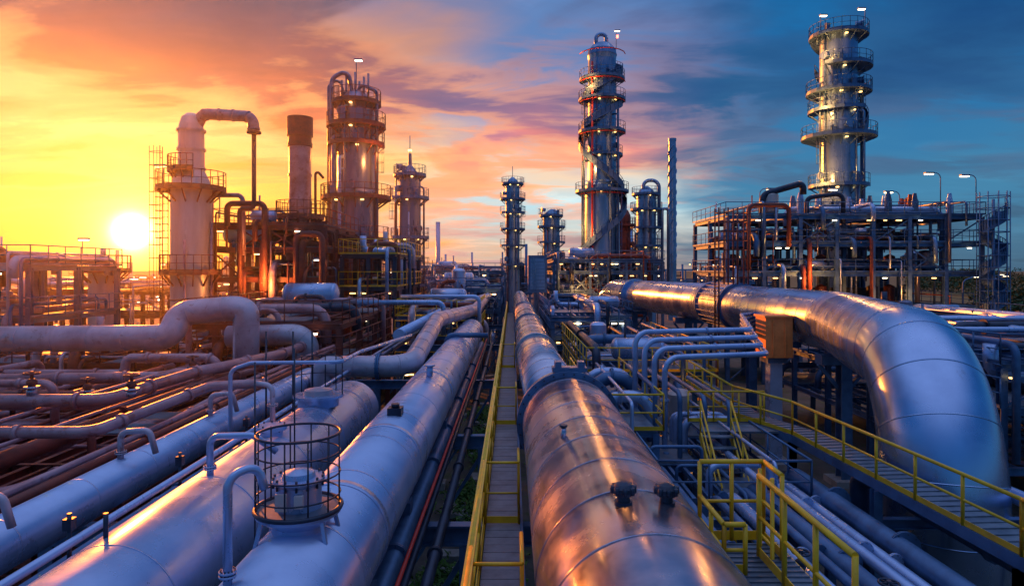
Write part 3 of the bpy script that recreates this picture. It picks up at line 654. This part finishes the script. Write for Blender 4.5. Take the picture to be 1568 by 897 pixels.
x,y=31.9,130
m.rev(x,y,[(0,.95),(10,.82),(35.6,.72),(35.6,.8),(36.1,.8)],'tower',24)
for ph in(0,2.09,4.18):
    m.tube([(x+.84*math.cos(ph+t*.42),y+.84*math.sin(ph+t*.42),11+t*.42) for t in range(58)],.10,'tower',6)
m.done()
m=M('small_drum_vessel')
x,y=-31.3,50
m.rev(x,y,[(0,1.0),(10.2,1.0),(10.8,.7),(11.1,.2)],'white',26); m.ringplat(x,y,10.0,1.0,1.9,0,359,'rust','rust'); m.ladder(x-1.4,y-.5,3,10,200,'rust'); m.cyl((x,y,11),(x,y,11.6),.2,'white',10)
m.lamp((x-1.6,y,10),(.3,0),.4,2.4); m.done()
m=M('pump_house_vent')
m.tube([(-29.6,38,9),(-29.6,38,11.2),(-30.6,38,11.2)],.2,'rust',12,fil=.3); m.rev(-29.2,38,[(10.2,.35),(10.7,.35),(10.7,.5),(10.9,.5),(11.1,.2)],'rust',16); m.done()
m=M('blue_equipment_cabin')
m.box((3.0,78,9.5),(2.2,3,4.4),'steel'); m.box((3.0,76.48,9.5),(1.7,.04,3.6),'tower')
for i in range(8): m.box((3.0,76.44,8.0+i*.42),(1.6,.05,.05),'steel')
m.ibeam((2.1,77,0),(2.1,77,7.3),.25,.25,'steel'); m.ibeam((3.9,77,0),(3.9,77,7.3),.25,.25,'steel'); m.done()
m=M('distant_refinery_skyline'); q=random.Random(77)
for i in range(190):
    y=q.uniform(130,330); x=q.uniform(-.62,.36)*y; 
    if -.45*y>x: h=q.uniform(3,8)
    else: h=q.uniform(5,13)
    k=q.random(); mt=q.choice(('steel','tower','tdark','dark'))
    if k<.35:
        r=q.uniform(.5,1.6); h+=q.uniform(0,6); m.rev(x,y,[(0,r),(h,r),(h+r*.5,.2)],mt,14)
        for z in(h*.6,h*.9): m.rev(x,y,[(z,r+.8),(z+.25,r+.8)],'dark',14); m.rev(x,y,[(z+1,r+.8),(z+1.1,r+.8)],'dark',14,False)
    elif k<.68:
        w=q.uniform(5,16)
        for a in range(int(w/2.5)+1): m.beam((x+a*2.5,y,0),(x+a*2.5,y,h),.35,.35,mt)
        for z in(h*.35,h*.65,h): m.beam((x,y,z),(x+int(w/2.5)*2.5,y,z),.4,.4,mt)
        for a in range(4): m.cyl((x,y+1,h*.35+a*1.2),(x+w,y+1,h*.35+a*1.2),.25,'steel',8)
    else: m.cyl((x,y,0),(x,y,h+q.uniform(2,9)),q.uniform(.15,.5),mt,10)
    for u in range(2): m.box((x+q.uniform(-3,3),y-1.5,q.uniform(2,h)),(.45,.2,.3),q.choice(('lamp','lampw')))
m.done()
for i,(x,y) in enumerate(((58,84),(70,95),(92,125),(80,100),(-47,80),(-40,66))):
    m=M('street_lamp'); m.tube([(x,y,0),(x,y,8.6),(x+1.6,y,9.2)],.09,'steel',8,fil=.8); m.box((x+1.8,y,9.15),(.9,.35,.14),'steel'); m.box((x+1.8,y,9.05),(.7,.25,.06),'lamp'); m.done()
for (px,py,pz,pw) in((31.3,67.5,19.5,1600),(31.3,67.5,27,1600),(31.8,67.5,32.5,1000),(26,55.0,9,600),(34,55.0,7,600),(9.0,87,24,1100),(8.8,87,15,1000),(9.6,87,35,900),(-17,44.5,9,500),(-11.5,57.5,20,500),(8,76,8,600),(7.5,28,3,120)):
    l=bpy.data.lights.new('warm_fill_light','POINT'); l.energy=pw; l.color=(1,.36,.07); l.shadow_soft_size=.25  # added warm points without fixtures, to tint towers and frames orange
    o=bpy.data.objects.new('warm_fill_light',l); o.location=(px,py,pz); scene.collection.objects.link(o)

# ------------------------------------------------------------------ sky
w=bpy.data.worlds.new('World'); scene.world=w; w.use_nodes=True; nt=w.node_tree; L=nt.links
for n in list(nt.nodes): nt.nodes.remove(n)
out=nt.nodes.new('ShaderNodeOutputWorld'); bg=nt.nodes.new('ShaderNodeBackground'); L.new(bg.outputs[0],out.inputs[0])
SAZ=math.radians(-30.2); SEL=math.radians(2.9)
S=Vector((math.sin(SAZ)*math.cos(SEL),math.cos(SAZ)*math.cos(SEL),math.sin(SEL)))
tc=nt.nodes.new('ShaderNodeTexCoord')
nrm=nt.nodes.new('ShaderNodeVectorMath'); nrm.operation='NORMALIZE'; L.new(tc.outputs['Generated'],nrm.inputs[0])
sp=nt.nodes.new('ShaderNodeSeparateXYZ'); L.new(nrm.outputs[0],sp.inputs[0]); X,Y,Z=sp.outputs
def mt(op,a,b=None,c=None,clamp=False):
    n=nt.nodes.new('ShaderNodeMath'); n.operation=op; n.use_clamp=clamp
    for i,v in enumerate((a,b,c)):
        if v is None: continue
        if isinstance(v,(int,float)): n.inputs[i].default_value=v
        else: L.new(v,n.inputs[i])
    return n.outputs[0]
def sm(v,a,b):
    n=nt.nodes.new('ShaderNodeMapRange'); n.interpolation_type='SMOOTHSTEP'; L.new(v,n.inputs[0]); n.inputs[1].default_value=a; n.inputs[2].default_value=b; return n.outputs[0]
def ramp(v,st):
    n=nt.nodes.new('ShaderNodeValToRGB'); L.new(v,n.inputs[0]); e=n.color_ramp.elements
    e[0].position=st[0][0]; e[0].color=(*st[0][1],1); e[1].position=st[-1][0]; e[1].color=(*st[-1][1],1)
    for p,c in st[1:-1]: k=e.new(p); k.color=(*c,1)
    return n.outputs[0]
def mix(f,a,b,bt='MIX'):
    n=nt.nodes.new('ShaderNodeMixRGB'); n.blend_type=bt
    for i,v in enumerate((f,a,b)):
        if isinstance(v,(int,float)): n.inputs[i].default_value=v
        elif isinstance(v,tuple): n.inputs[i].default_value=(*v,1)
        else: L.new(v,n.inputs[i])
    return n.outputs[0]
az=mt('ARCTAN2',X,Y)
dphi=mt('ABSOLUTE',mt('SUBTRACT',az,SAZ))
dphi=mt('MINIMUM',dphi,mt('SUBTRACT',2*math.pi,dphi))
zz=mt('ADD',mt('MAXIMUM',Z,0.0),.14)
cb=nt.nodes.new('ShaderNodeCombineXYZ'); L.new(mt('DIVIDE',X,zz),cb.inputs[0]); L.new(mt('DIVIDE',Y,zz),cb.inputs[1])
def noise(sc,scale3,rot,det,dist,loc=(0,0,0),rough=.55):
    mp=nt.nodes.new('ShaderNodeMapping'); L.new(cb.outputs[0],mp.inputs[0]); mp.inputs['Scale'].default_value=scale3; mp.inputs['Rotation'].default_value=(0,0,rot); mp.inputs['Location'].default_value=loc
    n=nt.nodes.new('ShaderNodeTexNoise'); n.inputs['Scale'].default_value=sc; n.inputs['Detail'].default_value=det; n.inputs['Distortion'].default_value=dist; n.inputs['Roughness'].default_value=rough
    L.new(mp.outputs[0],n.inputs['Vector']); return n.outputs['Fac']
c1=noise(1.15,(.9,1.2,1),.5,6,.5,(3.1,1.2,0),.52)
c2=noise(2.8,(.6,1.3,1),.4,7,.7,(7,2,0),.55)
c3=noise(1.5,(.8,1.5,1),.2,5,.5,(11,5,0),.5)
elf=mt('MULTIPLY',mt('MAXIMUM',mt('ADD',Z,mt('MULTIPLY',mt('SUBTRACT',c3,.5),mt('MULTIPLY',Z,.6))),0.0),2.0,clamp=True)
cm=mt('ADD',mt('MULTIPLY',c1,.62),mt('MULTIPLY',c2,.38))
cover=mt('ADD',cm,mt('MULTIPLY',sm(Z,.03,.30),.08))
mask=sm(cover,.485,.61)
wclear=ramp(elf,[(0,(1,.24,.008)),(.1,(1,.33,.012)),(.22,(1,.48,.06)),(.36,(1,.60,.20)),(.50,(1,.45,.15)),(.64,(.60,.26,.15)),(.80,(.17,.18,.32)),(1,(.12,.20,.42))])
wcloud=ramp(elf,[(0,(.9,.20,.008)),(.18,(1,.28,.015)),(.32,(.95,.27,.04)),(.46,(.65,.16,.06)),(.58,(.32,.10,.085)),(.72,(.13,.085,.125)),(1,(.09,.11,.21))])
mclear=ramp(elf,[(0,(.62,.38,.28)),(.1,(.58,.56,.50)),(.2,(.46,.68,.76)),(.30,(.85,.62,.44)),(.40,(.42,.34,.48)),(.50,(.16,.24,.48)),(.66,(.10,.20,.44)),(1,(.07,.19,.45))])
mcloud=ramp(elf,[(0,(.40,.24,.28)),(.14,(.62,.34,.30)),(.25,(1.0,.38,.18)),(.35,(.80,.23,.18)),(.45,(.34,.16,.25)),(.54,(.13,.12,.25)),(.7,(.07,.10,.23)),(1,(.05,.12,.27))])
rclear=ramp(elf,[(0,(.05,.12,.20)),(.2,(.045,.20,.36)),(.5,(.008,.14,.36)),(.8,(.0,.10,.31)),(1,(.003,.12,.35))])
rcloud=ramp(elf,[(0,(.03,.075,.13)),(.22,(.04,.13,.25)),(.36,(.06,.12,.25)),(.46,(.018,.10,.25)),(.7,(.005,.07,.22)),(1,(.01,.09,.28))])
wv=mt('ADD',dphi,mt('MULTIPLY',mt('SUBTRACT',c1,.5),.5))
f1=sm(wv,.22,.52); f2=sm(wv,.60,.88)
clear=mix(f2,mix(f1,wclear,mclear),rclear); cloud=mix(f2,mix(f1,wcloud,mcloud),rcloud)
sky=mix(mask,clear,cloud)
fr=mt('MULTIPLY',mt('MULTIPLY',mask,mt('SUBTRACT',1.0,mask)),4.0)
fr=mt('MULTIPLY',fr,mt('MULTIPLY',sm(Z,.04,.12),mt('SUBTRACT',1.0,sm(Z,.22,.38))))
fr=mt('MULTIPLY',fr,mt('SUBTRACT',1.0,sm(dphi,.45,.95)))
sky=mix(mt('MULTIPLY',fr,.55),sky,(1.0,.36,.12))
core=mt('MULTIPLY',sm(cover,.59,.70),mt('MULTIPLY',sm(Z,.08,.22),.5))
sky=mix(core,sky,mix(1.0,sky,(.45,.48,.65),'MULTIPLY'))
sky=mix(mt('MULTIPLY',sm(c2,.46,.68),.5),sky,mix(1.0,sky,(1.5,1.4,1.3),'MULTIPLY'))
dt=nt.nodes.new('ShaderNodeVectorMath'); dt.operation='DOT_PRODUCT'; L.new(nrm.outputs[0],dt.inputs[0]); dt.inputs[1].default_value=S
D=mt('MAXIMUM',dt.outputs['Value'],0.0)
def glow(sky,p,k,col):
    g=mt('MULTIPLY',mt('POWER',D,p),k)
    c=nt.nodes.new('ShaderNodeVectorMath'); c.operation='SCALE'; c.inputs[0].default_value=col; L.new(g,c.inputs['Scale'])
    a=nt.nodes.new('ShaderNodeVectorMath'); a.operation='ADD'; L.new(sky,a.inputs[0]); L.new(c.outputs[0],a.inputs[1]); return a.outputs[0]
sky=glow(sky,45,.35,(1,.36,.03)); sky=glow(sky,220,.6,(1,.60,.08)); sky=glow(sky,900,1.0,(1,.75,.30)); sky=glow(sky,7000,6,(1,.9,.7))
sky=mix(sm(Z,.50,.92),sky,(.34,.45,.80))
sky=mix(sm(Z,-.002,-.05),sky,(.03,.035,.05))
LAZ=math.radians(-33); LEL=math.radians(9)
nsky=nt.nodes.new('ShaderNodeTexSky'); nsky.sky_type='NISHITA'; nsky.sun_disc=False; nsky.sun_elevation=LEL; nsky.sun_rotation=LAZ
sc=nt.nodes.new('ShaderNodeVectorMath'); sc.operation='SCALE'; L.new(nsky.outputs[0],sc.inputs[0]); sc.inputs['Scale'].default_value=.004
ad=nt.nodes.new('ShaderNodeVectorMath'); ad.operation='ADD'; L.new(sky,ad.inputs[0]); L.new(sc.outputs[0],ad.inputs[1])
L.new(ad.outputs[0],bg.inputs[0]); bg.inputs[1].default_value=1.1
sl=bpy.data.lights.new('Sun','SUN'); sl.energy=5; sl.angle=math.radians(1.5); sl.color=(1,.22,.018)
so=bpy.data.objects.new('sun_light',sl); scene.collection.objects.link(so)
d=Vector((math.sin(LAZ)*math.cos(LEL),math.cos(LAZ)*math.cos(LEL),math.sin(LEL)))
so.rotation_euler=d.to_track_quat('Z','Y').to_euler(); so.location=(-40,60,40)
# thin homogeneous scattering box, added for the warm bloom on the sun side
hm=bpy.data.materials.new('bloom_haze_scatter'); hm.use_nodes=True; hn=hm.node_tree
for n in list(hn.nodes): hn.nodes.remove(n)
ho=hn.nodes.new('ShaderNodeOutputMaterial'); hv=hn.nodes.new('ShaderNodeVolumeScatter'); hv.inputs['Density'].default_value=.0013; hv.inputs['Anisotropy'].default_value=.80; hv.inputs['Color'].default_value=(1,.92,.88,1)
hn.links.new(hv.outputs[0],ho.inputs['Volume'])
me=bpy.data.meshes.new('bloom_haze_box'); x0,x1,y0,y1,z0,z1=-95,-5,14,130,-.5,24
me.from_pydata([(x0,y0,z0),(x1,y0,z0),(x1,y1,z0),(x0,y1,z0),(x0,y0,z1),(x1,y0,z1),(x1,y1,z1),(x0,y1,z1)],[],[(0,3,2,1),(4,5,6,7),(0,1,5,4),(1,2,6,5),(2,3,7,6),(3,0,4,7)])
me.materials.append(hm); ho_=bpy.data.objects.new('bloom_haze_box',me); scene.collection.objects.link(ho_)
# camera
cam=bpy.data.cameras.new('Camera'); co=bpy.data.objects.new('Camera',cam); scene.collection.objects.link(co); scene.camera=co
co.location=(0,0,10); co.rotation_euler=(math.radians(90),0,0); cam.lens=22.96; cam.sensor_width=36; cam.shift_y=-.0226; cam.clip_end=8000; cam.clip_start=.1
scene.view_settings.view_transform='Standard'; scene.view_settings.look='None'; scene.view_settings.exposure=0
print('faces',sum(len(o.data.polygons) for o in scene.objects if o.type=='MESH'))
